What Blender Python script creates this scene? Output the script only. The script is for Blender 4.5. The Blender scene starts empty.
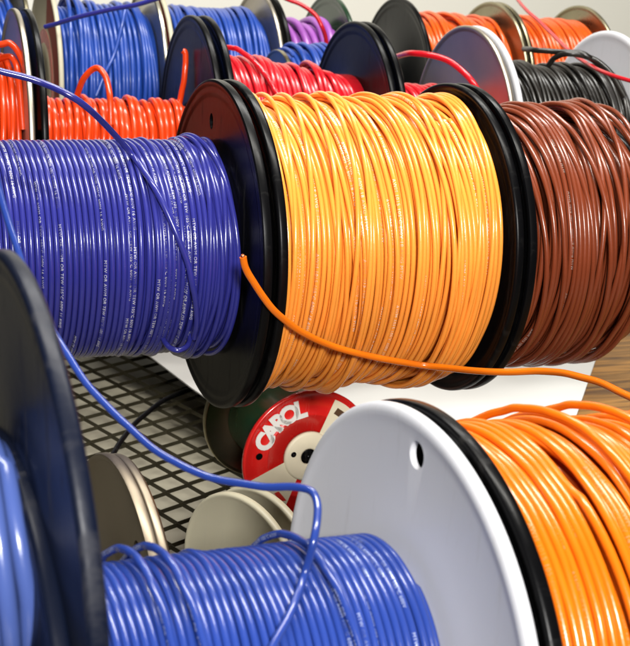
import bpy, bmesh, math, random
import numpy as np
from mathutils import Vector, Matrix
PI = math.pi
S = 0.06                      # metres per working unit (a large flange has radius 1 unit = 6 cm)
GZ = 4.15                     # camera height above the shelf, in working units
sc = bpy.context.scene
C = sc.collection

# ------------------------------------------------------------------ camera frame
F = 1331.0
YAW, PITCH, ROLL = [math.radians(a) for a in (22.28, 17.05, 3.75)]
fw = np.array([math.sin(YAW)*math.cos(PITCH), math.cos(YAW)*math.cos(PITCH), -math.sin(PITCH)])
r0_ = np.array([math.cos(YAW), -math.sin(YAW), 0]); u0_ = np.cross(r0_, fw)
RT = math.cos(ROLL)*r0_ + math.sin(ROLL)*u0_
UP = -math.sin(ROLL)*r0_ + math.cos(ROLL)*u0_
def ray(px, py): return fw + RT*((px-315)/F) + UP*((323-py)/F)
def at(px, py, d): return ray(px, py)*d            # point at forward distance d
def onz(px, py, z): r = ray(px, py); return r*(z/r[2])
def W(p): return np.array([p[0]*S, p[1]*S, (p[2]+GZ)*S])

# ------------------------------------------------------------------ materials
def mat(name, col, rough=.35, metal=0, coat=0, bump=0, bscale=400, var=0, vscale=30, spec=.5, trans=0, sss=0, emit=None):
    m = bpy.data.materials.new(name); m.use_nodes = True
    nt = m.node_tree; b = nt.nodes['Principled BSDF']
    b.inputs['Base Color'].default_value = (*col, 1)
    b.inputs['Roughness'].default_value = rough
    b.inputs['Metallic'].default_value = metal
    b.inputs['Coat Weight'].default_value = coat
    b.inputs['Coat Roughness'].default_value = .12
    b.inputs['Specular IOR Level'].default_value = spec
    if trans: b.inputs['Transmission Weight'].default_value = trans
    if sss:
        b.inputs['Subsurface Weight'].default_value = sss
        b.inputs['Subsurface Radius'].default_value = (.004, .003, .003)
    tc = nt.nodes.new('ShaderNodeTexCoord')
    if var:
        n = nt.nodes.new('ShaderNodeTexNoise'); n.inputs['Scale'].default_value = vscale; n.inputs['Detail'].default_value = 5
        nt.links.new(tc.outputs['Object'], n.inputs['Vector'])
        mr = nt.nodes.new('ShaderNodeMapRange'); mr.inputs[3].default_value = 1-var; mr.inputs[4].default_value = 1+var
        mr.inputs[1].default_value = .3; mr.inputs[2].default_value = .7
        nt.links.new(n.outputs['Fac'], mr.inputs[0])
        mx = nt.nodes.new('ShaderNodeVectorMath'); mx.operation = 'SCALE'; mx.inputs[0].default_value = col
        nt.links.new(mr.outputs[0], mx.inputs['Scale']); nt.links.new(mx.outputs[0], b.inputs['Base Color'])
        m2 = nt.nodes.new('ShaderNodeMapRange'); m2.inputs[3].default_value = max(rough-.06, .05); m2.inputs[4].default_value = rough+.12
        nt.links.new(n.outputs['Fac'], m2.inputs[0]); nt.links.new(m2.outputs[0], b.inputs['Roughness'])
    if bump:
        n = nt.nodes.new('ShaderNodeTexNoise'); n.inputs['Scale'].default_value = bscale; n.inputs['Detail'].default_value = 4
        nt.links.new(tc.outputs['Object'], n.inputs['Vector'])
        bp = nt.nodes.new('ShaderNodeBump'); bp.inputs['Strength'].default_value = bump; bp.inputs['Distance'].default_value = .0006
        nt.links.new(n.outputs['Fac'], bp.inputs['Height']); nt.links.new(bp.outputs[0], b.inputs['Normal'])
    return m
def wiremat(name, col, rough=.2, **k): return mat(name, col, rough, var=.15, vscale=22, bump=.08, bscale=500, coat=.15, **k)
M = dict(
 blue=wiremat('royal_blue_pvc', (.022, .024, .19)),
 blue_b=wiremat('bright_blue_pvc', (.016, .040, .22)),
 blue_d=wiremat('deep_blue_pvc', (.012, .052, .30), .3),
 pale_blue=wiremat('pale_blue_pvc', (.055, .09, .28)),
 orange=wiremat('yellow_orange_pvc', (.84, .29, .040)),
 orange_b=wiremat('orange_pvc', (.66, .140, .004)),
 orange_d=wiremat('red_orange_pvc', (.68, .092, .008)),
 verm=wiremat('vermilion_pvc', (.60, .042, .005)),
 brown=wiremat('brown_pvc', (.17, .034, .012), .24),
 red=wiremat('crimson_pvc', (.50, .008, .016)),
 black_w=wiremat('black_pvc', (.010, .008, .006), .3),
 purple=wiremat('purple_pvc', (.28, .07, .36), .35),
 black=mat('black_plastic', (.002, .002, .0024), .27, spec=.13, var=.3, vscale=12, bump=.08, bscale=200),
 navy=mat('black_plastic_painted_reflection', (.003, .005, .014), .34, spec=.2, var=.2, vscale=10, bump=.1),  # black plastic; the blue reflected from nearby wire is put into the base colour
 green=mat('dark_green_plastic', (.008, .03, .012), .22, var=.3, vscale=14),
 white=mat('milky_white_plastic', (.58, .585, .615), .36, var=.035, vscale=8, bump=.05, bscale=150, sss=.25),
 cream=mat('cream_plastic', (.44, .41, .30), .42, var=.08, vscale=12, sss=.2),
 steel=mat('tinned_steel', (.24, .20, .15), .42, metal=1, var=.10, vscale=30, bump=.12, bscale=60),
 olive=mat('tarnished_steel', (.38, .34, .22), .26, metal=1, var=.14, vscale=25, bump=.15, bscale=50),
 mirror=mat('dull_mirror_steel', (.46, .41, .34), .34, metal=1, var=.14, vscale=30, bump=.15, bscale=40),
 rim=mat('bright_steel_rim', (.62, .58, .46), .3, metal=1),
 redm=mat('red_enamel', (.62, .012, .010), .22, coat=.6, var=.08, vscale=25),
 darkred=mat('dark_red_card', (.22, .012, .01), .5, var=.1),
 label=mat('cream_label_paper', (.74, .68, .50), .5, var=.08, vscale=60),
 ink=mat('red_ink', (.6, .03, .02), .4),
 inkb=mat('dark_brown_ink', (.09, .045, .02), .5),
 print_w=mat('white_wire_print', (.56, .56, .60), .25, metal=.45, var=.3, vscale=120),
 white_p=mat('white_paint', (.78, .77, .72), .4, var=.1, vscale=60),
 print_g=mat('grey_wire_print', (.86, .83, .78), .2, metal=.3),
 copper=mat('copper_strands', (.7, .3, .15), .3, metal=1),
 mesh=mat('dark_painted_steel', (.030, .026, .014), .4, metal=.3, var=.3, vscale=60),
 paper=mat('white_sheet', (.56, .56, .54), .6, var=.02, vscale=20),
 lino=mat('pale_grey_lining', (.27, .25, .19), .4, var=.10, vscale=8),
 wall=mat('pale_wall', (.72, .71, .64), .7, var=.03, vscale=4, bump=.1, bscale=60),
)
def worn_print(m, wire):
    nt = m.node_tree; b = nt.nodes['Principled BSDF']; tc = nt.nodes.new('ShaderNodeTexCoord')
    n = nt.nodes.new('ShaderNodeTexNoise'); n.inputs['Scale'].default_value = 190; n.inputs['Detail'].default_value = 3
    n2 = nt.nodes.new('ShaderNodeTexNoise'); n2.inputs['Scale'].default_value = 45
    nt.links.new(tc.outputs['Object'], n.inputs['Vector']); nt.links.new(tc.outputs['Object'], n2.inputs['Vector'])
    a = nt.nodes.new('ShaderNodeMath'); a.operation = 'ADD'; nt.links.new(n.outputs['Fac'], a.inputs[0]); nt.links.new(n2.outputs['Fac'], a.inputs[1])
    r = nt.nodes.new('ShaderNodeMapRange'); r.inputs[1].default_value = .98; r.inputs[2].default_value = 1.2; r.inputs[4].default_value = .9; nt.links.new(a.outputs[0], r.inputs[0])
    mx = nt.nodes.new('ShaderNodeMix'); mx.data_type = 'RGBA'; c = b.inputs['Base Color']
    if c.links: nt.links.new(c.links[0].from_socket, mx.inputs[6])
    else: mx.inputs[6].default_value = c.default_value
    mx.inputs[7].default_value = (*wire, 1); nt.links.new(r.outputs[0], mx.inputs[0]); nt.links.new(mx.outputs[2], c)
    return m
def scuff(m, sc1=26, amt=.10):
    nt = m.node_tree; b = nt.nodes['Principled BSDF']; tc = nt.nodes.new('ShaderNodeTexCoord')
    mp = nt.nodes.new('ShaderNodeMapping'); mp.inputs['Scale'].default_value = (1, 9, 1.2); mp.inputs['Rotation'].default_value = (.5, 0, 0)
    n = nt.nodes.new('ShaderNodeTexNoise'); n.inputs['Scale'].default_value = sc1; n.inputs['Detail'].default_value = 9; n.inputs['Roughness'].default_value = .7
    nt.links.new(tc.outputs['Object'], mp.inputs[0]); nt.links.new(mp.outputs[0], n.inputs['Vector'])
    r = nt.nodes.new('ShaderNodeMapRange'); r.inputs[1].default_value = .56; r.inputs[2].default_value = .74; nt.links.new(n.outputs['Fac'], r.inputs[0])
    src = b.inputs['Base Color'].links[0].from_socket
    mx = nt.nodes.new('ShaderNodeMix'); mx.data_type = 'RGBA'; mx.inputs[7].default_value = (.35, .33, .30, 1)
    ml = nt.nodes.new('ShaderNodeMath'); ml.operation = 'MULTIPLY'; ml.inputs[1].default_value = amt*3
    nt.links.new(r.outputs[0], ml.inputs[0]); nt.links.new(ml.outputs[0], mx.inputs[0]); nt.links.new(src, mx.inputs[6]); nt.links.new(mx.outputs[2], b.inputs['Base Color'])
    rs = b.inputs['Roughness'].links[0].from_socket; ad = nt.nodes.new('ShaderNodeMath'); ad.operation = 'MULTIPLY_ADD'; ad.inputs[1].default_value = .3
    nt.links.new(r.outputs[0], ad.inputs[0]); nt.links.new(rs, ad.inputs[2]); nt.links.new(ad.outputs[0], b.inputs['Roughness'])
def make_wood():
    m = bpy.data.materials.new('oak_board'); m.use_nodes = True; nt = m.node_tree; b = nt.nodes['Principled BSDF']
    tc = nt.nodes.new('ShaderNodeTexCoord'); mp = nt.nodes.new('ShaderNodeMapping')
    mp.inputs['Rotation'].default_value = (0, 0, math.radians(14)); mp.inputs['Scale'].default_value = (9, 95, 9)
    nt.links.new(tc.outputs['Object'], mp.inputs[0])
    n = nt.nodes.new('ShaderNodeTexNoise'); n.inputs['Scale'].default_value = 1.3; n.inputs['Detail'].default_value = 8; n.inputs['Distortion'].default_value = 1.6
    nt.links.new(mp.outputs[0], n.inputs['Vector'])
    cr = nt.nodes.new('ShaderNodeValToRGB'); e = cr.color_ramp.elements
    e[0].position = .3; e[0].color = (.055, .022, .005, 1); e[1].position = .68; e[1].color = (.36, .17, .035, 1)
    x = e.new(.5); x.color = (.19, .09, .018, 1)
    nt.links.new(n.outputs['Fac'], cr.inputs[0]); nt.links.new(cr.outputs[0], b.inputs['Base Color'])
    b.inputs['Roughness'].default_value = .42
    bp = nt.nodes.new('ShaderNodeBump'); bp.inputs['Strength'].default_value = .3; bp.inputs['Distance'].default_value = .0005
    nt.links.new(n.outputs['Fac'], bp.inputs['Height']); nt.links.new(bp.outputs[0], b.inputs['Normal'])
    return m
M['wood'] = make_wood()
M['print_blue'] = worn_print(mat('silver_print_on_blue', (.66, .66, .70), .2, metal=.3), (.022, .024, .19))
M['print_bblue'] = worn_print(mat('silver_print_on_bright_blue', (.46, .52, .70), .22, metal=.3), (.016, .040, .22))
M['print_orange'] = worn_print(mat('silver_print_on_yellow_orange', (.86, .80, .68), .2, metal=.3), (.84, .29, .040))
M['print_borange'] = worn_print(mat('dark_print_on_orange', (.40, .22, .10), .3), (.66, .140, .004))
M['print_brown'] = worn_print(mat('silver_print_on_brown', (.66, .56, .5), .2, metal=.4), (.17, .034, .012))
scuff(M['white'], 22, .09); scuff(M['black'], 30, .012); scuff(M['navy'], 30, .02); scuff(M['cream'], 30, .12); scuff(M['redm'], 40, .05)

# ------------------------------------------------------------------ objects
def link_mesh(name, V, faces, m, parent=None, smooth=True):
    """V in working units (n,3); faces: int array (k,4|3) or list; local to the parent"""
    me = bpy.data.meshes.new(name); V = np.asarray(V, float)*S
    if isinstance(faces, np.ndarray):
        k = faces.shape[1]; n = len(faces)
        me.vertices.add(len(V)); me.vertices.foreach_set('co', V.ravel())
        me.loops.add(n*k); me.loops.foreach_set('vertex_index', faces.ravel().astype(np.int32))
        me.polygons.add(n); me.polygons.foreach_set('loop_start', np.arange(0, n*k, k, dtype=np.int32))
        me.update(calc_edges=True)
    else:
        me.from_pydata(V.tolist(), [], faces)
    me.validate()
    for mm in (m if isinstance(m, (list, tuple)) else [m]): me.materials.append(mm)
    me.polygons.foreach_set('use_smooth', [smooth]*len(me.polygons)); me.update()
    o = bpy.data.objects.new(name, me); C.objects.link(o)
    if parent is not None: o.parent = parent
    return o
def tag(o, label=None, cat=None, group=None, kind=None):
    for k, v in (('label', label), ('category', cat), ('group', group), ('kind', kind)):
        if v: o[k] = v
    return o
def thing(name, p, ax, label, cat, group=None):
    """Empty whose local +x runs along ax"""
    o = bpy.data.objects.new(name, None); C.objects.link(o); o.empty_display_size = .01
    ax = np.array(ax, float); ax /= np.linalg.norm(ax)
    z = np.array([0, 0, 1.]); y = np.cross(z, ax); y /= np.linalg.norm(y); z = np.cross(ax, y)
    R = Matrix((ax, y, z)).transposed()
    o.matrix_world = Matrix.Translation(Vector(W(p))) @ R.to_4x4()
    o['_'] = 0; del o['_']
    o.rotation_mode = 'XYZ'
    FR[o.name] = (np.array(p, float), np.array([ax, y, z]))
    return tag(o, label, cat, group)
FR = {}
def loc(o, p):                 # world working units -> local working units
    c, R = FR[o.name]; return (np.atleast_2d(p)-c) @ R.T

def lathe(prof, n=128):
    """profile (x, r) closed loop around local x"""
    P = np.array(prof, float); k = len(P); t = np.arange(n)*2*PI/n
    V = np.stack([np.repeat(P[:, 0][None], n, 0), np.cos(t)[:, None]*P[:, 1], np.sin(t)[:, None]*P[:, 1]], -1).reshape(-1, 3)
    i, j = np.meshgrid(np.arange(n), np.arange(k), indexing='ij')
    a = i*k+j; b = i*k+(j+1) % k; c = ((i+1) % n)*k+(j+1) % k; d = ((i+1) % n)*k+j
    return V, np.stack([a, b, c, d], -1).reshape(-1, 4)
def flange_profile(kind, R, x):
    """x = centre plane of the flange"""
    if kind == 'plastic':      # moulded disc, raised bead at the rim, step inside it
        h = [(.013, .11), (.013, .30), (.020, .31), (.020, .335), (.013, .345), (.013, .885), (.014, .90), (.020, .915), (.021, .935), (.019, .95), (.021, .96), (.027, .972), (.028, .988), (.022, .997), (.010, 1.)]
    elif kind == 'smooth':     # thick milky disc with a softly rounded edge
        h = [(.011, .11), (.011, .3), (.011, .6), (.013, .9), (.022, .945), (.027, .965), (.022, .985), (.012, .998), (.004, 1.)]
    else:                      # pressed steel sheet, curled rim
        h = [(.006, .10), (.006, .28), (.014, .30), (.014, .40), (.006, .42), (.006, .945), (.010, .955), (.020, .965), (.026, .98), (.024, .994), (.012, 1.)]
    left = [(x-a, r*R) for a, r in h]; right = [(x+a, r*R) for a, r in reversed(h)]
    if kind == 'steel':
        right = [(x+a-(.012 if r < .95 and r > .9 else 0)*0, r*R) for a, r in reversed(h)]
    return left+right
def flange(parent, kind, R, x, m, holes=(), label=None, n=160, name='flange'):
    V, Fc = lathe(flange_profile(kind, R, x), n)
    o = link_mesh(name, V, Fc, m, parent)
    if holes:
        for (hy, hz, hr, st) in holes:
            bm = bmesh.new()
            bmesh.ops.create_cone(bm, cap_ends=True, segments=32, radius1=hr*S, radius2=hr*S, depth=.3*S)
            bmesh.ops.scale(bm, vec=(1, st, 1), verts=bm.verts)
            bmesh.ops.rotate(bm, matrix=Matrix.Rotation(PI/2, 3, 'Y'), verts=bm.verts)
            ang = math.atan2(hz, hy)
            bmesh.ops.rotate(bm, matrix=Matrix.Rotation(ang, 3, 'X'), verts=bm.verts)
            bmesh.ops.translate(bm, vec=(x*S, hy*S, hz*S), verts=bm.verts)
            cm = bpy.data.meshes.new('cutter'); bm.to_mesh(cm); bm.free()
            co = bpy.data.objects.new('cutter', cm); C.objects.link(co); co.parent = parent
            md = o.modifiers.new('b', 'BOOLEAN'); md.operation = 'DIFFERENCE'; md.object = co; md.solver = 'EXACT'
            bpy.context.view_layer.update()
            dg = bpy.context.evaluated_depsgraph_get()
            me = bpy.data.meshes.new_from_object(o.evaluated_get(dg))
            o.modifiers.clear(); o.data = me
            bpy.data.objects.remove(co); bpy.data.meshes.remove(cm)
        md = o.modifiers.new('es', 'EDGE_SPLIT'); md.split_angle = math.radians(40)
    if label: o['label'] = label
    return o

# ------------------------------------------------------------------ tubes
def tube(P, N, B, rw, ns, closed_ends=True):
    n = len(P); a = np.arange(ns)*2*PI/ns
    if np.isscalar(rw): rw = np.full(n, rw)
    V = (P[:, None]+rw[:, None, None]*(np.cos(a)[None, :, None]*N[:, None]+np.sin(a)[None, :, None]*B[:, None])).reshape(-1, 3)
    i, j = np.meshgrid(np.arange(n-1), np.arange(ns), indexing='ij')
    q = np.stack([i*ns+j, (i+1)*ns+j, (i+1)*ns+(j+1) % ns, i*ns+(j+1) % ns], -1).reshape(-1, 4)
    if closed_ends:
        V = np.vstack([V, P[0], P[-1]]); c0 = len(V)-2; c1 = len(V)-1
        j = np.arange(ns); j2 = (j+1) % ns
        e0 = np.stack([np.full(ns, c0), j, j2, np.full(ns, c0)], -1)
        e1 = np.stack([np.full(ns, c1), (n-1)*ns+j2, (n-1)*ns+j, np.full(ns, c1)], -1)
        return V, q, (e0[:, :3], e1[:, :3])
    return V, q, None
def catmull(pts, per=14):
    P = np.array(pts, float); P = np.vstack([2*P[0]-P[1], P, 2*P[-1]-P[-2]]); out = []
    for i in range(1, len(P)-2):
        t = np.linspace(0, 1, per, endpoint=False)[:, None]
        a, b, c, d = P[i-1], P[i], P[i+1], P[i+2]
        out.append(.5*((2*b)+(-a+c)*t+(2*a-5*b+4*c-d)*t*t+(-a+3*b-3*c+d)*t**3))
    out.append(P[-2][None]); return np.vstack(out)
def frames(P):
    T = np.gradient(P, axis=0); T /= np.linalg.norm(T, axis=1)[:, None]
    N = np.zeros_like(P); n = np.cross(T[0], [0.3, 0.2, 1.]); n /= np.linalg.norm(n)
    for i in range(len(P)):
        n = n-T[i]*(n@T[i]); n /= np.linalg.norm(n); N[i] = n
    return T, N, np.cross(T, N)
def cable(name, parent, pts, rw, m, ns=12, per=14, label=None):
    """pts in WORLD working units; becomes a child mesh of parent (or top level)"""
    P = catmull(pts, per)
    rg = np.random.default_rng(len(P)); P = P+np.stack([smooth_noise(rg, len(P), 9, rw*.09) for _ in range(3)], -1)*np.minimum(1, np.minimum(np.arange(len(P)), np.arange(len(P))[::-1])/8)[:, None]
    if parent is not None: P = loc(parent, P)
    T, N, B = frames(P)
    V, q, ends = tube(P, N, B, rw, ns)
    fs = q.tolist()+ends[0].tolist()+ends[1].tolist()
    o = link_mesh(name, V, fs, m, parent)
    md = o.modifiers.new('es', 'EDGE_SPLIT'); md.split_angle = math.radians(50)
    if label: o['label'] = label
    return o, (P, N, B)

# ------------------------------------------------------------------ printing on the wire
_txt = {}
def text_template(s):
    if s in _txt: return _txt[s]
    cu = bpy.data.curves.new('t', 'FONT'); cu.body = s; cu.size = 1; cu.resolution_u = 3; cu.space_character = 1.12
    ob = bpy.data.objects.new('t', cu); C.objects.link(ob)
    bpy.context.view_layer.update()
    me = bpy.data.meshes.new_from_object(ob.evaluated_get(bpy.context.evaluated_depsgraph_get()))
    bm = bmesh.new(); bm.from_mesh(me)          # slice the letters so that they can follow the round wire
    for yy in (.07, .18, .29, .40, .51, .62):
        bmesh.ops.bisect_plane(bm, geom=bm.verts[:]+bm.edges[:]+bm.faces[:], plane_co=(0, yy, 0), plane_no=(0, 1, 0))
    bmesh.ops.triangulate(bm, faces=bm.faces[:]); bm.to_mesh(me); bm.free()
    V = np.zeros(len(me.vertices)*3); me.vertices.foreach_get('co', V); V = V.reshape(-1, 3)[:, :2]
    me.calc_loop_triangles(); T = np.array([list(t.vertices) for t in me.loop_triangles])
    bpy.data.objects.remove(ob); bpy.data.curves.remove(cu); bpy.data.meshes.remove(me)
    V[:, 1] = .35-V[:, 1]
    _txt[s] = (V, T); return _txt[s]
def print_on(parent, path, rw, runs, m, s, h=.62, name='printing', wx=1.15):
    """path=(P,N,B) arrays; runs = list of (start arclength, tube angle, twist per unit)"""
    P, N, B = path
    L = np.r_[0, np.cumsum(np.linalg.norm(np.diff(P, axis=0), axis=1))]
    TV, TT = text_template(s); size = h*2*rw/.72
    length = TV[:, 0].max()*size*wx
    Vs, Fs, off = [], [], 0
    for s0, a0, tw in runs:
        if s0+length > L[-1]: continue
        u = s0+TV[:, 0]*size*wx; a = a0+tw*(u-s0)+TV[:, 1]*size/rw
        c = np.stack([np.interp(u, L, P[:, k]) for k in range(3)], -1)
        n = np.stack([np.interp(u, L, N[:, k]) for k in range(3)], -1)
        b = np.stack([np.interp(u, L, B[:, k]) for k in range(3)], -1)
        Vs.append(c+rw*1.035*(np.cos(a)[:, None]*n+np.sin(a)[:, None]*b)); Fs.append(TT[:, ::-1]+off); off += len(TV)
    if not Vs: return None
    return link_mesh(name, np.vstack(Vs), np.vstack(Fs), m, parent, smooth=False)

# ------------------------------------------------------------------ winding simulation
def smooth_noise(rng, n, step, amp):
    k = max(int(n/step)+3, 4); v = rng.normal(size=k)*amp
    x = np.linspace(0, k-1, n); i = np.clip(x.astype(int), 0, k-2); t = x-i; t = t*t*(3-2*t)
    return v[i]*(1-t)+v[i+1]*t
def winding(parent, x0, x1, rtop, rw, m, layers, seed=1, seg=96, ns=10, strays=(), taper=0, show=2.4, prints=None, bulge=0):
    """Lays wire turn after turn on what is already wound. layers: list of dict(pitch,amp,mess)."""
    rng = np.random.default_rng(seed); Wd = x1-x0
    nl = len(layers)
    rcore = rtop-rw*(2+1.72*(nl-1)); dx = rw/5
    nx = int(Wd/dx)+3
    xs = np.arange(nx)*dx/Wd
    H = np.repeat((rcore+taper*(xs-.5)+bulge*(1-(2*xs-1)**2))[None], seg, 0)
    H0 = H.copy()
    kk = int(.86*rw/dx); us = np.arange(-kk, kk+1)*dx; sq = np.sqrt(np.maximum(rw*rw-us*us, 0))
    Xall = []
    for li, L in enumerate(layers):
        p = L['pitch']*2*rw; n = int((Wd-2*rw)/p); cnt = n*seg
        t = np.arange(cnt)
        lin = rw+t/seg*p
        amp = smooth_noise(rng, cnt, seg*L.get('corr', 5), L['amp']*rw)
        amp2 = smooth_noise(rng, cnt, seg*L.get('corr', 5), L['amp']*rw*.5)
        ph = smooth_noise(rng, cnt, seg*9, .8)+L.get('ph', 0)
        phi = 2*PI*t/seg
        X = lin+amp*np.sin(phi+ph)+amp2*np.sin(2*phi+ph*2)+smooth_noise(rng, cnt, seg*.35, L.get('mess', .1)*rw)
        if L.get('jump'):      # now and then the wire skips ahead and comes back
            for _ in range(L['jump']):
                c = rng.integers(seg, cnt-seg); w = rng.uniform(.25, .9)*seg; X = X+np.exp(-((t-c)/w)**2)*rng.normal()*rw*L.get('ja', 5)
        if L.get('ramp'):      # disorder grows along the spool
            g = np.clip((lin/Wd-L['ramp'])/(1-L['ramp']), 0, 1)
            X = lin+(X-lin)*(g**.7*1.0+.06)
        if li % 2: X = Wd-X
        Xall.append(np.clip(X, rw, Wd-rw))
    for (xa, xb, turns, am, phs) in strays:
        cnt = int(turns*seg); t = np.linspace(0, 1, cnt); phi = 2*PI*np.arange(cnt)/seg
        tgt = rw+(xa+(xb-xa)*(t*t*(3-2*t)))*(Wd-2*rw)+am*rw*np.sin(phi+phs)
        prev = Xall[-1][-1]; k = int(seg*(.5+1.2*abs(prev-tgt[0])/Wd*3)); bl = np.linspace(prev, tgt[0], k)
        Xall.append(np.clip(np.r_[bl, tgt], rw, Wd-rw))
    X = np.concatenate(Xall); n = len(X); Rr = np.zeros(n)
    sl = .22*rw*96/seg
    ii = np.round(X/dx).astype(int)
    prev = rcore+rw; step = seg//2; look = 10
    def raw(i):
        a = ii[i]-kk; b = a+2*kk+1; lo = max(a, 0); hi = min(b, nx)
        return (H[i % seg, lo:hi]+sq[lo-a:hi-a]).max()
    for s in range(0, n, step):
        e = min(s+step, n); e2 = min(e+look, n)
        c = np.array([raw(i) for i in range(s, e2)])
        for j in range(1, len(c)): c[j] = max(c[j], c[j-1]-sl)
        for j in range(len(c)-2, -1, -1): c[j] = max(c[j], c[j+1]-sl)
        if s: 
            for j in range(len(c)): 
                b = prev-sl*(j+1)
                if b <= c[j]: break
                c[j] = b
        Rr[s:e] = c[:e-s]; prev = Rr[e-1]
        for i in range(s, e):
            a = ii[i]-kk; lo = max(a, 0); hi = min(a+2*kk+1, nx); row = H[i % seg]
            row[lo:hi] = np.maximum(row[lo:hi], Rr[i]+sq[lo-a:hi-a])
    k = np.array([.25, .5, .25]); Rs = Rr.copy(); Rs[1:-1] = np.convolve(Rr, k, 'valid'); Rr = np.maximum(Rs, Rr-.02*rw)
    phi = 2*PI*np.arange(n)/seg+2.0
    # normalise so that the typical top layer has the asked radius
    ofs = rtop-rw-np.percentile(Rr[-int(len(Xall[0])*.8):], 55)
    Rr = Rr+ofs
    ex = Rr-(rtop-rw)-.25*rw; Rr = np.where(ex > 0, Rr-ex*.62, Rr)
    P = np.stack([x0+X, np.cos(phi)*Rr, np.sin(phi)*Rr], -1)
    T = np.gradient(P, axis=0); T /= np.linalg.norm(T, axis=1)[:, None]
    N = np.stack([0*phi, np.cos(phi), np.sin(phi)], -1); N -= T*(N*T).sum(1)[:, None]; N /= np.linalg.norm(N, axis=1)[:, None]
    B = np.cross(T, N)
    # drop turns buried deep
    start = 0
    if nl > show: start = sum(len(x) for x in Xall[:int(nl-show)])
    P, N, B = P[start:], N[start:], B[start:]
    rmp = np.clip(1-np.arange(len(P))[::-1]/14., 0, 1)*2.3*rw      # the tail tucks under its neighbours
    P = P-np.stack([0*rmp, np.cos(phi[start:])*rmp, np.sin(phi[start:])*rmp], -1)
    V, q, ends = tube(P, N, B, rw, ns)
    q3 = np.vstack([ends[0], ends[1]]); allq = q
    # inner body of already wound wire
    core = rcore+ofs+(rw*1.2 if start else 0)
    cV, cF = lathe([(x0+.001, core*.5), (x0+.001, core), ((x0+x1)/2, core+bulge*.6), (x1-.001, core), (x1-.001, core*.5)], 48)
    nV = len(V)
    allV = np.vstack([V, cV]); fs = np.vstack([q, cF+nV])
    o = link_mesh('wound_wire', allV, fs, m, parent)
    if prints:
        pm, s, count, spr, h = prints
        L = np.r_[0, np.cumsum(np.linalg.norm(np.diff(P, axis=0), axis=1))]
        top0 = max(len(P)-len(Xall[nl-1])-sum(len(x) for x in Xall[nl:]), 0)
        size = h*2*rw/.72; length = text_template(s)[0][:, 0].max()*size*1.15
        runs = []; u = L[top0]+length*.2; al = rng.uniform(-1, 1); 
        while u < L[-1]-length and len(runs) < count:
            al += rng.normal()*spr; al = (al+PI) % (2*PI)-PI
            if abs(al) < 1.15: runs.append((u, al, rng.normal()*.12))
            u += length*1.12+rng.uniform(0, .1)
        print_on(o, (P, N, B), rw, runs, pm, s, h)
    return o, (P, N, B)

def barrel(parent, x0, x1, r, m):
    V, Fc = lathe([(x0, r*.35), (x0, r), (x1, r), (x1, r*.35)], 48)
    o = link_mesh('barrel', V, Fc, m, parent); md = o.modifiers.new('e', 'EDGE_SPLIT'); return o

def spool(label, P, ax, width, R, fl, fr, wire, group='wire spools threaded in rows on the rack', bare=None, **kw):
    """P = centre of the left flange; fl / fr = (profile kind, material, holes, label)"""
    t = thing('wire_spool', P, ax, label, 'wire spool', group)
    for x, f in ((0, fl), (width, fr)):
        if f: flange(t, f[0], R*(f[4] if len(f) > 4 else 1), x, M[f[1]], f[2] if len(f) > 2 else (), f[3] if len(f) > 3 else None)
    g = .035 if fl[0] != 'steel' else .025
    if bare: barrel(t, .02, width-.02, bare, M[fl[1]])
    w = None
    if wire:
        w = winding(t, g, width-g, **wire)
    return t, w

# layer presets
def neat(n, pitch=1.03, amp=.25, **k): return [dict(pitch=1.03, amp=.2, mess=.05)]*(n-1)+[dict(pitch=pitch, amp=amp, **k)]

PR1 = 'MTW OR AWM OR TEW 105\u00b0C 600V 16 AWG'
# ================================================================== ROW A (middle)
yA, zA = 7.575, -1.973
def A(x): return (x, yA, zA)
tA1, _ = spool('royal blue wire spool with neat white-printed turns, left of the yellow-orange spool',
    A(.80), (1, 0, 0), 1.605, 1.0, ('plastic', 'black'), ('plastic', 'black', [(.12, .74, .035, 1.4)]),
    dict(rtop=.645, rw=.0162, m=M['blue'], seed=4, seg=110, ns=12,
         layers=[dict(pitch=1.02, amp=.1, mess=.03), dict(pitch=1.025, amp=.35, mess=.05, corr=6), dict(pitch=1.035, amp=2.0, mess=.12, ramp=.55, corr=4, jump=1, ja=2)],
         strays=[(.985, .90, 2.0, 2.5, .5), (.90, .985, 1.6, 3, .9)],
         prints=(M['print_blue'], PR1, 95, .6, .52)))
tA2, _ = spool('large yellow-orange wire spool packed full between two black flanges, centre of the middle row',
    A(2.495), (1, 0, 0), 1.475, 1.0, ('plastic', 'black'), ('plastic', 'black'),
    dict(rtop=.922, rw=.0150, m=M['orange'], seed=11, seg=120, ns=10, bulge=.012,
         layers=[dict(pitch=1.03, amp=.5, mess=.1), dict(pitch=1.03, amp=.8, mess=.1, corr=6), dict(pitch=1.05, amp=1.5, mess=.2, corr=5, jump=9, ja=2.8)],
         strays=[(.98, .74, 4, 4., .3), (.74, .42, 5, 5, .9), (.42, .01, 6, 5, 1.6)],
         prints=(M['print_orange'], 'AWM 1015 105\u00b0C 600V 18 AWG MTW', 110, .6, .66)))
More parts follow.
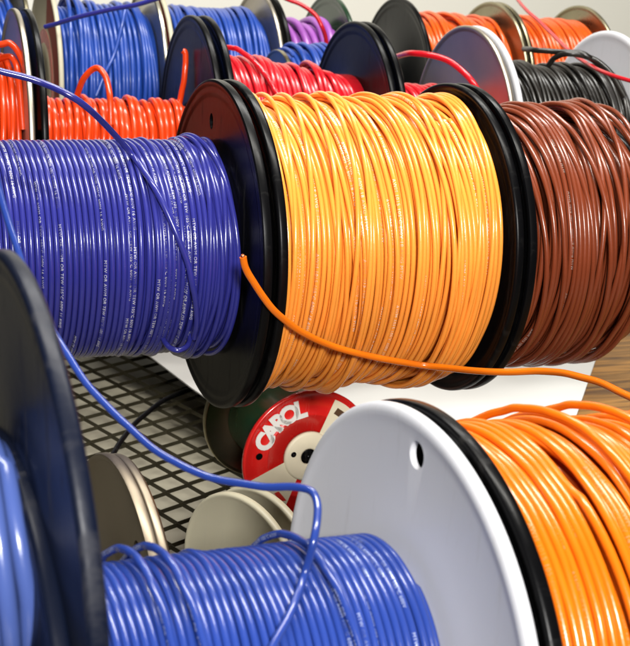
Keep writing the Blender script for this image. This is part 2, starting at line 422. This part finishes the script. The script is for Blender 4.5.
tA3, _ = spool('brown wire spool with loosely slanting shiny turns, right of the large yellow-orange spool',
    A(4.06), (1, 0, 0), 1.06, 1.0, ('plastic', 'black', [(-.35, .62, .05, 1.3)]), ('plastic', 'black', (), None, .72),
    dict(rtop=.87, rw=.0168, m=M['brown'], seed=23, seg=110, ns=10,
         layers=[dict(pitch=1.03, amp=.5, mess=.1), dict(pitch=1.05, amp=1.5, mess=.15, corr=5), dict(pitch=1.07, amp=2.4, mess=.25, corr=5, jump=6, ja=3)],
         strays=[(.98, .6, 3, 6, .4), (.6, .01, 5, 6, 1.2)],
         prints=(M['print_brown'], 'AWM 1015 105\u00b0C 600V 18 AWG MTW', 45, .7, .48)))

# ================================================================== ROW B (front)
cB = np.array([1.959, 3.812, -2.576]); axB = np.array([1, .052, -.035]); axB /= np.linalg.norm(axB)
wB = 1.42
hp = None
def plane_hit(px, py, c, ax):
    r = ray(px, py); return r*((c@ax)/(r@ax))
yl = np.cross([0, 0, 1], axB); yl /= np.linalg.norm(yl); zl = np.cross(axB, yl)
h = plane_hit(420, 455, cB, axB)-cB
tB1, pB1 = spool('bright blue wire spool with raised loops and a milky white right flange',
    cB-axB*wB, axB, wB, .95, ('plastic', 'navy', (), 'black flange with a painted blue reflection'), ('smooth', 'white', [(h@yl, h@zl, .05, 1.0)], 'milky white flange with one round hole'),
    dict(rtop=.475, rw=.0142, m=M['blue_b'], seed=5, seg=96, ns=14,
         layers=[dict(pitch=1.02, amp=.1, mess=.03), dict(pitch=1.03, amp=.3, mess=.06)],
         prints=(M['print_bblue'], 'MTW OR AWM 105\u00b0C 600V', 34, .7, .42)))
# raised loops riding over the neat turns
def ring(c, ax, off, r, a0, a1, x_of, lift, n=26):
    u = np.cross([0, 0, 1], ax); u /= np.linalg.norm(u); w = np.cross(ax, u)
    out = []
    for i in range(n):
        s = i/(n-1); a = math.radians(a0+(a1-a0)*s)
        rr = r+lift(s); out.append(c+ax*(off+x_of(s))+u*(-math.cos(a))*rr+w*math.sin(a)*rr)
    return out            # angle 0 = facing the camera side, 90 = top
rB = .475
def lp(hh, p=.5, wd=.25): return lambda s: .014+hh*math.exp(-((s-p)/wd)**2)
for off, sl, hh in ((-1.02, .10, .030), (-.93, .12, .028), (-.44, .16, .016)):
    o, pth = cable('raised_loop', tB1, ring(cB, axB, off, rB+.004, 150, -70, lambda s, sl=sl: sl*s, lp(hh, .27, .16)), .0142, M['blue_b'])
    if off > -1.5: print_on(o, pth, .0142, [(.75, .4, .2), (.02, .4, .1)], M['print_bblue'], 'MTW OR AWM 105\u00b0C 600V', .5)

cB2 = cB+axB*.075
tB2, _ = spool('orange wire spool with thick overlapping turns, right of the milky white flange',
    cB2, axB, 1.62, .955, ('plastic', 'black'), ('plastic', 'black'),
    dict(rtop=.845, rw=.0165, m=M['orange_b'], seed=8, seg=100, ns=14,
         layers=[dict(pitch=1.03, amp=.4, mess=.1), dict(pitch=1.03, amp=.8, mess=.1, corr=6), dict(pitch=1.06, amp=1.4, mess=.15, corr=5, jump=2, ja=2)],
         strays=[(.98, .75, 2.2, 2.5, 1)],
         prints=(M['print_borange'], 'AWM 1015 105\u00b0C 600V 14 AWG', 50, .6, .5)))
cB0 = np.array([.612, 3.70, -1.885])
axB0 = np.array([1, .045, .03])
tB0, _ = spool('nearest spool at the left edge, a tall black flange with a painted blue reflection beside blurred pale blue wire',
    cB0-axB0*1.3, axB0, 1.3, .9, ('plastic', 'navy'), ('plastic', 'navy'),
    dict(rtop=.47, rw=.028, m=M['pale_blue'], seed=15, seg=72, ns=10, layers=neat(2, 1.03, 1)))

# ================================================================== ROW C
def Cc(x): return (x, 11.282-.038*(x-3), -2.006)
axC = (1, -.038, 0); RC = 1.109
tC0, _ = spool('vermilion wire spool at the left edge with loose loops over its steel right flange',
    Cc(.55), axC, 1.25, RC, ('steel', 'steel'), ('steel', 'mirror', (), 'shiny grey steel flange'),
    dict(rtop=.74, rw=.026, m=M['verm'], seed=31, seg=72, ns=10, layers=[dict(pitch=1.03, amp=.4, mess=.1), dict(pitch=1.04, amp=1, mess=.15, corr=5, jump=1, ja=2)],
         prints=(M['inkb'], 'AWM 105\u00b0C 600V', 20, .8, .45)))
tC1, _ = spool('vermilion wire spool wound low between tall black flanges, one arched loop on top',
    Cc(1.90), axC, 1.41, RC, ('plastic', 'black'), ('plastic', 'black'),
    dict(rtop=.385, rw=.026, m=M['verm'], seed=33, seg=64, ns=10, layers=[dict(pitch=1.03, amp=.4, mess=.1), dict(pitch=1.05, amp=.8, mess=.2, corr=4, jump=2, ja=2)]))
tC2, _ = spool('crimson red wire spool between black flanges, directly behind the yellow-orange spool',
    Cc(3.42), axC, 1.41, RC, ('plastic', 'black'), ('plastic', 'black', (), None),
    dict(rtop=.76, rw=.0225, m=M['red'], seed=36, seg=72, ns=10, taper=-.20, layers=[dict(pitch=1.03, amp=.4, mess=.1), dict(pitch=1.05, amp=1.2, mess=.2, corr=5, jump=1, ja=2)]))
tC3, _ = spool('red wire spool wound low beside a mirror-like steel flange in front of orange spools',
    Cc(4.92), axC, 1.02, RC, ('plastic', 'black'), ('steel', 'mirror', (), 'mirror-like brownish steel flange'),
    dict(rtop=.56, rw=.0225, m=M['red'], seed=37, seg=64, ns=10, layers=neat(2, 1.05, 1.5, mess=.3)))
tC4, _ = spool('black wire spool between two white flanges at the right edge',
    Cc(6.03), axC, 1.42, RC, ('smooth', 'white'), ('smooth', 'white'),
    dict(rtop=.79, rw=.018, m=M['black_w'], seed=39, seg=72, ns=10, layers=[dict(pitch=1.03, amp=.5, mess=.1), dict(pitch=1.06, amp=2.2, mess=.25, corr=4, jump=3, ja=3)]))

# ================================================================== ROW D (back)
def D(x): return (x, 15.0-.02*(x-5), -2.0)
axD = (1, -.02, 0); RD = 1.1
def lay(a): return [dict(pitch=1.04, amp=.4, mess=.1), dict(pitch=1.05, amp=a*.4, mess=.2, corr=4, jump=2, ja=2)]
tD0, _ = spool('deep blue wire spool in the top left corner behind the vermilion wire', D(1.0), axD, 1.42, RD, ('steel', 'olive'), ('steel', 'olive'),
    dict(rtop=.97, rw=.032, m=M['blue_d'], seed=51, seg=64, ns=8, layers=lay(3)))
tD1, _ = spool('deep blue wire spool with a cream and red left flange, behind the low vermilion spool', D(2.72), axD, 1.13, RD, ('steel', 'cream', (), 'cream flange with a red printed band'), ('steel', 'rim'),
    dict(rtop=.92, rw=.025, m=M['blue_d'], seed=52, seg=64, ns=8, layers=lay(4)))
tD2, _ = spool('deep blue wire spool with a tan steel right flange, behind the crimson wire', D(3.93), axD, 1.24, RD, ('steel', 'cream'), ('steel', 'mirror', (), 'tan steel flange'),
    dict(rtop=.90, rw=.025, m=M['blue_d'], seed=53, seg=64, ns=8, layers=lay(3)))
tD3, _ = spool('purple wire spool with a dark green right flange in the back row', D(5.27), axD, .80, RD, ('plastic', 'black'), ('plastic', 'green', (), 'dark green flange'),
    dict(rtop=.84, rw=.042, m=M['purple'], seed=54, seg=64, ns=8, layers=lay(2)))
tD4, _ = spool('orange wire spool in the back row whose left flange is large and black', D(6.97), axD, 1.26, RD, ('plastic', 'black', (), 'large black flange'), ('steel', 'olive', (), 'tarnished steel flange'),
    dict(rtop=.93, rw=.024, m=M['orange_d'], seed=55, seg=64, ns=8, layers=lay(3)))
tD5, _ = spool('orange wire spool at the right end of the back row with tarnished steel flanges', D(8.31), axD, 1.18, RD, ('steel', 'olive'), ('steel', 'olive'),
    dict(rtop=.92, rw=.024, m=M['orange_d'], seed=56, seg=64, ns=8, layers=lay(3)))
tE, _ = spool('small deep blue wire spool just below and in front of the purple one', (4.85, 13.3, -2.05), (1, -.03, 0), .62, .67, ('steel', 'olive'), ('steel', 'olive'),
    dict(rtop=.74, rw=.025, m=M['blue_d'], seed=57, seg=64, ns=8, layers=lay(2)))

# flange decorations of the cream card flange
def patch(parent, x, pts, m, name='printed_band', th=.002):
    n = len(pts); V = [(x, y, z) for y, z in pts]+[(x-th, y, z) for y, z in pts]
    fs = [list(range(n)), list(range(2*n-1, n-1, -1))]+[[i, (i+1) % n, n+(i+1) % n, n+i] for i in range(n)]
    return link_mesh(name, V, fs, m, parent, smooth=False)
def sector(r0, r1, a0, a1, n=24):
    a = np.radians(np.linspace(a0, a1, n)); return [(r1*math.cos(t), r1*math.sin(t)) for t in a]+[(r0*math.cos(t), r0*math.sin(t)) for t in a[::-1]]
for t_ in (tD1, tD2):
    patch(t_, -.0085, sector(.66, 1.03, 100, 245), M['darkred'])
    patch(t_, -.0085, sector(.45, .60, 60, 250), M['redm'])

# ================================================================== loose wires
def oncyl(px, py, c, ax, r):
    """near intersection of the view ray with a cylinder around (c, ax)"""
    ax = np.array(ax, float); ax /= np.linalg.norm(ax); c = np.array(c, float)
    d = ray(px, py); d1 = d-ax*(d@ax); c1 = c-ax*(c@ax)
    a = d1@d1; b = -2*d1@c1; k = c1@c1-r*r; q = b*b-4*a*k
    if q < 0: t = -b/(2*a); p = d*t; v = p-c; v -= ax*(v@ax); return p
    return d*((-b-math.sqrt(q))/(2*a))
# royal blue strand lying diagonally across the royal blue spool
cA = A(0); aX = (1, 0, 0)
pts = [at(-30, 62, 6.9), at(0, 71, 6.95), at(40, 82, 7.0), at(85, 106, 7.05)]+[oncyl(x, y, cA, aX, .69) for x, y in ((128, 150), (155, 189), (174, 228))]+[oncyl(x, y, cA, aX, .68) for x, y in ((187, 262), (194, 292), (197, 320), (194, 338))]
cable('loose_strand', tA1, pts, .0180, M['blue'])
# little dark loop hanging under it
pts = [at(161, 330, 7.75), at(164, 340, 7.65), at(170, 348, 7.6), at(180, 350, 7.6), at(188, 345, 7.65), at(191, 334, 7.75)]
cable('hanging_loop', tA1, pts, .0165, M['blue'])
# bright blue strand from upper left down to the front blue spool
pts = [at(-25, 120, 5.2), at(-8, 165, 5.15), at(3, 205, 5.1), at(16, 245, 5.05), at(33, 292, 5.0), at(50, 325, 4.95), at(66, 352, 4.9), at(92, 390, 4.85), at(128, 426, 4.8), at(170, 459, 4.75),
       at(215, 479, 4.7), at(262, 486, 4.62), at(298, 487, 4.55), at(313, 493, 4.5), at(318, 508, 4.45), at(314, 540, 4.36), oncyl(305, 575, cB, axB, rB+.04), oncyl(291, 610, cB, axB, rB+.03), oncyl(270, 652, cB, axB, rB+.03), oncyl(250, 700, cB, axB, rB+.03)]
cable('loose_strand', tB1, pts, .0140, M['blue_b'])
# thick orange strand across the yellow-orange spool, cut end at the left
cylA = lambda x, y, r: oncyl(x, y, cA, aX, r)
pts = [cylA(243, 257, 1.07), cylA(246, 268, 1.06), cylA(257, 288, 1.05), cylA(275, 311, 1.04), cylA(300, 331, 1.0), cylA(336, 347, .985), cylA(380, 358, .99), cylA(430, 366, 1.02), at(490, 371, 7.6), at(540, 371, 7.4), at(575, 375, 7.15), at(606, 385, 6.9), at(640, 402, 6.6), at(690, 430, 6.2), at(720, 470, 5.6), at(720, 520, 5.2)]
o, pth = cable('loose_strand', tB2, pts, .0200, M['orange_b'])
print_on(o, pth, .020, [(.9, 2.2, .1), (2.2, 2.6, .2), (3.3, 2., .1), (4.3, 2.3, .2)], M['inkb'], 'AWM 1015 105\u00b0C 600V 14 AWG', .38)
P0, P1 = pts[0], pts[0]+(pts[0]-pts[1])*.10
cable('copper_end', tB2, [pts[0]-(pts[1]-pts[0])*.02, P1-(pts[1]-pts[0])*.02], .012, M['copper'])
# loop resting on the front orange spool
cable('raised_loop', tB2, ring(cB2, axB, .42, .86, 165, -40, lambda s: .30*s, lp(.03, .38, .12)), .0165, M['orange_b'])
cable('raised_loop', tB2, ring(cB2, axB, .70, .86, 165, -40, lambda s: .26*s-.2*s*s, lp(.035, .40, .12)), .0165, M['orange_b'])
# vermilion loops
cC = Cc(3)
pts = [at(74, 110, 11.3), at(77, 97, 11.2), at(84, 78, 11.1), at(96, 68, 11.05), at(106, 78, 11.0), at(110, 98, 10.95), at(111, 125, 10.95)]
cable('raised_loop', tC1, pts, .026, M['verm'])
pts = [at(-20, 52, 10.6), at(2, 44, 10.6), at(12, 45, 10.6), at(22, 60, 10.6), at(28, 85, 10.6), at(32, 130, 10.6)]
cable('raised_loop', tC0, pts, .026, M['verm'])
pts = [at(-12, 66, 10.8), at(4, 57, 10.7), at(14, 60, 10.65), at(19, 80, 10.6), at(23, 130, 10.6)]
cable('raised_loop', tC0, pts, .026, M['verm'])
pts = [at(183, 51, 11.5), at(185, 54, 11.5), at(185, 70, 11.5), at(182, 92, 11.55), at(178, 110, 11.6)]
cable('wire_end', tC1, pts, .026, M['verm'])
pts = [at(170, 52, 12.9), at(163, 70, 12.9), at(155, 92, 12.9), at(151, 112, 12.9)]
# red strands
pts = [oncyl(350, 80, cC, axC, .5), at(385, 58, 12.6), at(405, 54, 12.0), at(424, 54, 11.9), at(444, 59, 11.8), at(461, 70, 11.7), at(474, 84, 11.65), at(482, 100, 11.7)]
pts = [at(393, 58, 12.9), at(408, 54, 12.3), at(424, 54, 12.1), at(444, 59, 12.0), at(461, 70, 11.9), at(474, 84, 11.8), at(484, 104, 11.8)]
cable('loose_strand', tC3, pts, .028, M['red'])
pts = [at(236, 60, 11.1), at(246, 44, 11.0), at(262, 44, 11.0), at(285, 58, 11.0), at(300, 84, 11.0)]
cable('raised_loop', tC2, ring(Cc(3.42), np.array(axC)/np.linalg.norm(axC), .12, .80, 120, 0, lambda s: .55*s, lp(.03, .2, .2)), .023, M['red'])
o = cable('loose_wire', None, [at(268, -14, 14.1), at(284, -2, 14.1), at(300, 4, 14.1), at(314, 14, 14.1), at(322, 27, 14.1), at(326, 40, 14.2), at(327, 60, 14.3)], .023, M['red'])[0]
tag(o, 'red loose wire curving down over the purple spool', 'wire', 'loose wires strung over the back spools')
o = cable('loose_wire', None, [at(45, 27, 13.2), at(60, 23, 13.1), at(78, 17, 13.0), at(108, 10, 12.9), at(140, 4, 12.8), at(170, -6, 12.7), at(200, -20, 12.6)], .023, M['blue'])[0]
tag(o, 'dark blue loose wire rising to the right across the back row of blue spools', 'wire', 'loose wires strung over the back spools')
o = cable('loose_wire', None, [at(505, -16, 15.2), at(521, 4, 14.2), at(534, 17, 13.7), at(550, 32, 13.2), at(568, 50, 12.6), at(586, 63, 12.1), at(606, 73, 11.6), at(638, 83, 11.2), at(680, 92, 10.8)], .018, M['red'])[0]
tag(o, 'red loose wire running over the black spool to the right edge', 'wire', 'loose wires strung over the back spools')
cable('loose_strand', tC4, [at(524, 49, 12.5), at(535, 50, 12.2), at(556, 52, 12.1), at(578, 53, 12.0), at(592, 59, 12.0), at(606, 70, 12.1)], .026, M['black_w'])
cable('raised_loop', tC4, [at(548, 66, 12.2), at(556, 57, 12.1), at(570, 54, 12.0), at(590, 58, 12.0), at(610, 72, 11.95), at(625, 98, 11.9)], .026, M['black_w'])
# blue tie strand on back blue spool
cable('loose_strand', tD1, [at(126, 6, 14.0), at(122, 24, 13.9), at(115, 52, 13.85), at(106, 72, 13.8), at(96, 96, 13.8)], .022, M['blue_d'])

# ================================================================== spools lying on the shelf
# spool with the red enamelled face
pc = onz(307, 455, -4.15+0); 
dctr = 9.5; pc = at(307, 455, dctr/np.linalg.norm(ray(307, 455))*1.0)
Rf = .488
zg = -4.15+.03
pc = ray(307, 455); k = (zg+Rf)/pc[2]; pc = pc*k                       # stands on the mesh
hd = -pc.copy(); hd[2] = 0; hd /= np.linalg.norm(hd)
b_ = math.radians(25); nx_ = np.array([hd[0]*math.cos(b_)-hd[1]*math.sin(b_), hd[0]*math.sin(b_)+hd[1]*math.cos(b_), 0])
wF = .80
tF = thing('wire_spool', pc-nx_*wF, nx_, 'small empty spool on the mesh with a red face lettered CAROL and a cream hub', 'wire spool')
flange(tF, 'steel', Rf, 0, M['olive'], label='dark tarnished steel rear flange')
barrel(tF, .02, wF-.02, .30, M['green'])
prof = [(wF-.02, .10), (wF-.02, Rf*.97), (wF-.012, Rf*.995), (wF+.01, Rf), (wF+.022, Rf*.985), (wF+.02, Rf*.955), (wF+.008, Rf*.93), (wF+.006, Rf*.66), (wF+.016, Rf*.645), (wF+.016, Rf*.62), (wF+.004, Rf*.60), (wF+.004, .10)]
V, Fc = lathe(prof, 128); o = link_mesh('flange', V, Fc, M['redm'], tF); o['label'] = 'glossy red front flange'; rf = o
V, Fc = lathe([(wF+.005, .058), (wF+.03, .058), (wF+.034, .07), (wF+.034, .165), (wF+.028, .18), (wF+.005, .185)], 64)
hub = link_mesh('hub', V, Fc, M['label'], tF); hub['label'] = 'cream hub with a round black bore'
V, Fc = lathe([(wF-.3, .001), (wF+.008, .001), (wF+.008, .0575), (wF-.3, .0575)], 32)
link_mesh('bore', V, Fc, M['black'], tF)
# local frame of the face: +y local is sideways, find image-right
yloc = FR[tF.name][1][1]; sgn = 1 if yloc@RT > 0 else -1
def fp(a, b): return (sgn*a*Rf, b*Rf)            # a = image right, b = up, in flange radii
def fpatch(x, pts, m, name): 
    q = [fp(*p) for p in pts]
    if sgn < 0: q = q[::-1]
    n = len(q); V = [(x, y, z) for y, z in q]+[(x-.003, y, z) for y, z in q]
    fs = [list(range(n)), list(range(2*n-1, n-1, -1))]+[[i, (i+1) % n, n+(i+1) % n, n+i] for i in range(n)]
    return link_mesh(name, V, fs, m, tF, smooth=False)
def circ(r, a0, a1, n=14): return [(r*math.cos(math.radians(a0+(a1-a0)*i/(n-1))), r*math.sin(math.radians(a0+(a1-a0)*i/(n-1)))) for i in range(n)]
fpatch(wF+.0195, [(-.12, -.25)]+[(-.28, -.02)]+circ(.91, 198, 248), M['label'], 'paper_label')
fpatch(wF+.0197, [(.10, .20), (.28, .06)]+circ(.91, 22, 66), M['label'], 'paper_label')
fpatch(wF+.0215, [(-.50, -.52), (-.44, -.60), (-.36, -.66), (-.30, -.66), (-.36, -.58), (-.43, -.50)], M['ink'], 'label_mark')
fpatch(wF+.0215, [(.36, .62), (.50, .52), (.56, .60), (.42, .70)], M['inkb'], 'label_mark')
fpatch(wF+.0215, [(.52, .34), (.66, .26), (.70, .33), (.56, .42)], M['inkb'], 'label_mark')
for a, b, r in ((-.93*.93, .08, .05), ):
    fpatch(wF+.0235, [(a*.88+r*math.cos(t*PI/8), b+r*math.sin(t*PI/8)) for t in range(16)], M['black'], 'bolt_hole')
V, Fc = lathe([(wF+.03, .001), (wF+.036, .001), (wF+.036, .02), (wF+.03, .02)], 24); V[:, 1] += sgn*-.118; V[:, 2] += .03
link_mesh('pin_hole', V, Fc, M['black'], tF)
# lettering set on an arc
def letters(word, a0, step, r, size, x, m, out=.012, bold=.03):
    Vs, Fs, off = [], [], 0
    for i, ch in enumerate(word):
        cu = bpy.data.curves.new('t', 'FONT'); cu.body = ch; cu.size = size; cu.align_x = 'CENTER'; cu.offset = bold*size; cu.extrude = out/2; cu.resolution_u = 4
        ob = bpy.data.objects.new('t', cu); C.objects.link(ob); bpy.context.view_layer.update()
        me = bpy.data.meshes.new_from_object(ob.evaluated_get(bpy.context.evaluated_depsgraph_get()))
        a = math.radians(a0+step*i); th = a-PI/2
        for v in me.vertices:
            q = v.co; xx, yy = q.x*1.0, q.y
            X = r*math.cos(a)+xx*math.cos(th)-yy*math.sin(th); Y = r*math.sin(a)+xx*math.sin(th)+yy*math.cos(th)
            Vs.append((x+q.z, sgn*X*Rf, Y*Rf))
        for p in me.polygons: Fs.append([off+k for k in (p.vertices if sgn > 0 else list(p.vertices)[::-1])])
        off += len(me.vertices)
        bpy.data.objects.remove(ob); bpy.data.curves.remove(cu); bpy.data.meshes.remove(me)
    return link_mesh('lettering', Vs, Fs, m, tF, smooth=False)
letters('CAROL', 157, -13.5, .625, .36, wF+.016, M['white_p'], .008, .05)

# narrow steel reel standing behind the front blue spool
tG = thing('wire_spool', (0, 0, 0), (1, 0, 0), 'bare brownish steel reel standing on the mesh behind the front blue spool', 'wire spool')
def place_disc(t, px_apex, py_apex, R, z_bottom, ax):
    """stand the disc on z_bottom so that its top shows at the given place"""
    ax = np.array(ax, float); ax /= np.linalg.norm(ax); ztop = z_bottom+2*R
    top = onz(px_apex, py_apex, ztop); c = top-np.array([0, 0, R]); 
    y = np.cross([0, 0, 1], ax); y /= np.linalg.norm(y); z = np.cross(ax, y)
    t.matrix_world = Matrix.Translation(Vector(W(c))) @ Matrix((ax, y, z)).transposed().to_4x4(); FR[t.name] = (c, np.array([ax, y, z]))
place_disc(tG, 121, 465, .80, -4.12, (1, .05, 0))
flange(tG, 'steel', .80, 0, M['steel'], [(-.30, .50, .05, 1)]); flange(tG, 'steel', .79, .052, M['steel']); barrel(tG, .01, .045, .3, M['steel'])
tH = thing('wire_spool', (0, 0, 0), (1, 0, 0), 'small empty cream plastic spool standing in front of the red-faced spool', 'wire spool')
place_disc(tH, 246, 497, .50, -4.12, (1, .42, 0))
flange(tH, 'smooth', .50, 0, M['cream']); flange(tH, 'smooth', .50, .14, M['cream']); barrel(tH, .02, .12, .2, M['cream'])

# ================================================================== setting
def slab(name, poly, z, th, m, kind=None, **k):
    n = len(poly); V = [(x, y, z) for x, y in poly]+[(x, y, z-th) for x, y in poly]
    a = sum(poly[i][0]*poly[(i+1) % n][1]-poly[(i+1) % n][0]*poly[i][1] for i in range(n))
    top = list(range(n)); bot = list(range(2*n-1, n-1, -1)); side = [[i, n+i, n+(i+1) % n, (i+1) % n] for i in range(n)]
    if a < 0: top.reverse(); bot.reverse(); side = [s[::-1] for s in side]
    V = np.array(V)+[0, 0, GZ]; o = link_mesh(name, V, [top, bot]+side, m, smooth=False)
    if kind: o['kind'] = kind
    return o
slab('shelf', [(-3, 0), (24, 0), (24, 20.2), (-3, 20.2)], -4.42, .2, M['lino'], 'structure')
slab('wall', [(2.2, 20), (24, 20), (24, 20.4), (2.2, 20.4)], 6, 11, M['wall'], 'structure')
pz = -3.93
poly = [onz(x, y, pz)[:2] for x, y in ((70, 300), (137, 346), (192, 388), (300, 462), (400, 540), (540, 530), (573, 425), (606, 330), (640, 250))]
o = slab('paper_sheet', [tuple(p) for p in poly], pz, .012, M['paper'])
tag(o, 'large plain white sheet lying on the wooden board and the mesh below the spools', 'sheet')
bz = -3.945
poly = [onz(x, y, bz)[:2] for x, y in ((440, 250), (420, 700), (1000, 800), (1100, 330), (800, 250))]
o = slab('wooden_board', [tuple(p) for p in poly], bz, .15, M['wood']); tag(o, 'brown wooden board with visible grain under the white sheet at the right edge', 'board')

# expanded metal: zigzag strands welded at their nodes
def expanded(x0, x1, y0, y1, cx, cy, z, w, th):
    Vs, Fs = [], []; off = 0
    nxn = int((x1-x0)/cx); nyn = int((y1-y0)/cy)
    for j in range(nyn*2):
        yb = y0+j*cy/2
        xs_ = x0+np.arange(nxn*2+1)*cx/2
        up = ((np.arange(nxn*2+1)+j) % 2)
        pts = np.stack([xs_, yb+np.where(up, .5*cy-w*.35, w*.35), np.full(len(xs_), z)], -1)
        P = []
        for a, b in zip(pts[:-1], pts[1:]):
            d = b-a; P += [a+d*.0, a+d*.12, a+d*.88]
        P.append(pts[-1]); P = np.array(P)
        n = len(P)
        sec = np.array([(-w/2, 0), (-w*.2, th), (w/2, th*.75), (w*.3, -th*.2)])
        V = np.stack([np.repeat(P[:, 0][:, None], 4, 1), P[:, 1][:, None]+sec[:, 0][None], P[:, 2][:, None]+sec[:, 1][None]], -1).reshape(-1, 3)
        i, k = np.meshgrid(np.arange(n-1), np.arange(4), indexing='ij')
        q = np.stack([i*4+k, (i+1)*4+k, (i+1)*4+(k+1) % 4, i*4+(k+1) % 4], -1).reshape(-1, 4)
        Vs.append(V); Fs.append(q+off); off += len(V)
    return np.vstack(Vs), np.vstack(Fs)
V, Fc = expanded(-6, 9, 1, 17, .285, .34, 0, .028, .03)
ca, sa = math.cos(YAW), math.sin(YAW)
V = np.stack([V[:, 0]*ca+V[:, 1]*sa, -V[:, 0]*sa+V[:, 1]*ca, V[:, 2]-4.15+GZ], -1)
o = link_mesh('mesh_shelf', V, Fc, M['mesh'], smooth=False); o['kind'] = 'structure'
# dark cable on the mesh
o = cable('loose_cable', None, [onz(x, y, -4.08) for x, y in ((230, 378), (195, 388), (165, 400), (140, 419), (118, 446), (103, 478), (93, 515), (88, 560))], .022, M['black'])[0]
tag(o, 'thin black cable curving over the mesh beside the steel reel', 'cable')
V, P_ = None, None
for ob in list(C.objects):
    if ob.parent is None and ob.name.startswith(('loose_wire', 'loose_cable')):
        ob.location.z = GZ*S

# ================================================================== camera, light, render
cam = bpy.data.cameras.new('camera'); co = bpy.data.objects.new('camera', cam); C.objects.link(co); sc.camera = co
cam.sensor_fit = 'HORIZONTAL'; cam.sensor_width = 36; cam.lens = F/630*36
co.matrix_world = Matrix.Translation(Vector(W((0, 0, 0)))) @ Matrix((RT, UP, -fw)).transposed().to_4x4()
cam.clip_start = .01; cam.clip_end = 20
cam.dof.use_dof = True; cam.dof.focus_distance = 7.3*S; cam.dof.aperture_fstop = 60
def area(name, p, tgt, sx, sy, power, col=(1, 1, 1)):
    l = bpy.data.lights.new(name, 'AREA'); l.shape = 'RECTANGLE'; l.size = sx*S; l.size_y = sy*S; l.energy = power; l.color = col
    o = bpy.data.objects.new(name, l); C.objects.link(o); o.location = W(p)
    o.rotation_euler = (Vector(W(tgt))-Vector(W(p))).to_track_quat('-Z', 'Y').to_euler(); return o
area('ceiling_lamp', (3, 5.5, 10), (3.5, 7, -2), 12, 1.0, 10, (1, .97, .90))
area('rear_ceiling_lamp', (5, 14, 10), (5, 13, -2), 12, 1.2, 6.5, (1, .98, .93))
area('front_lamp', (-1.0, -7.0, 4.2), (3, 8, -2), 1.7, 1.7, 11.5, (1, .98, .95))
w = bpy.data.worlds.new('World'); sc.world = w; w.use_nodes = True
w.node_tree.nodes['Background'].inputs[0].default_value = (.93, .96, 1, 1); w.node_tree.nodes['Background'].inputs[1].default_value = .035
sc.view_settings.view_transform = 'Standard'; sc.view_settings.look = 'None'; sc.view_settings.exposure = 0; sc.view_settings.gamma = 1
sc.render.engine = 'CYCLES'
sc.cycles.max_bounces = 8
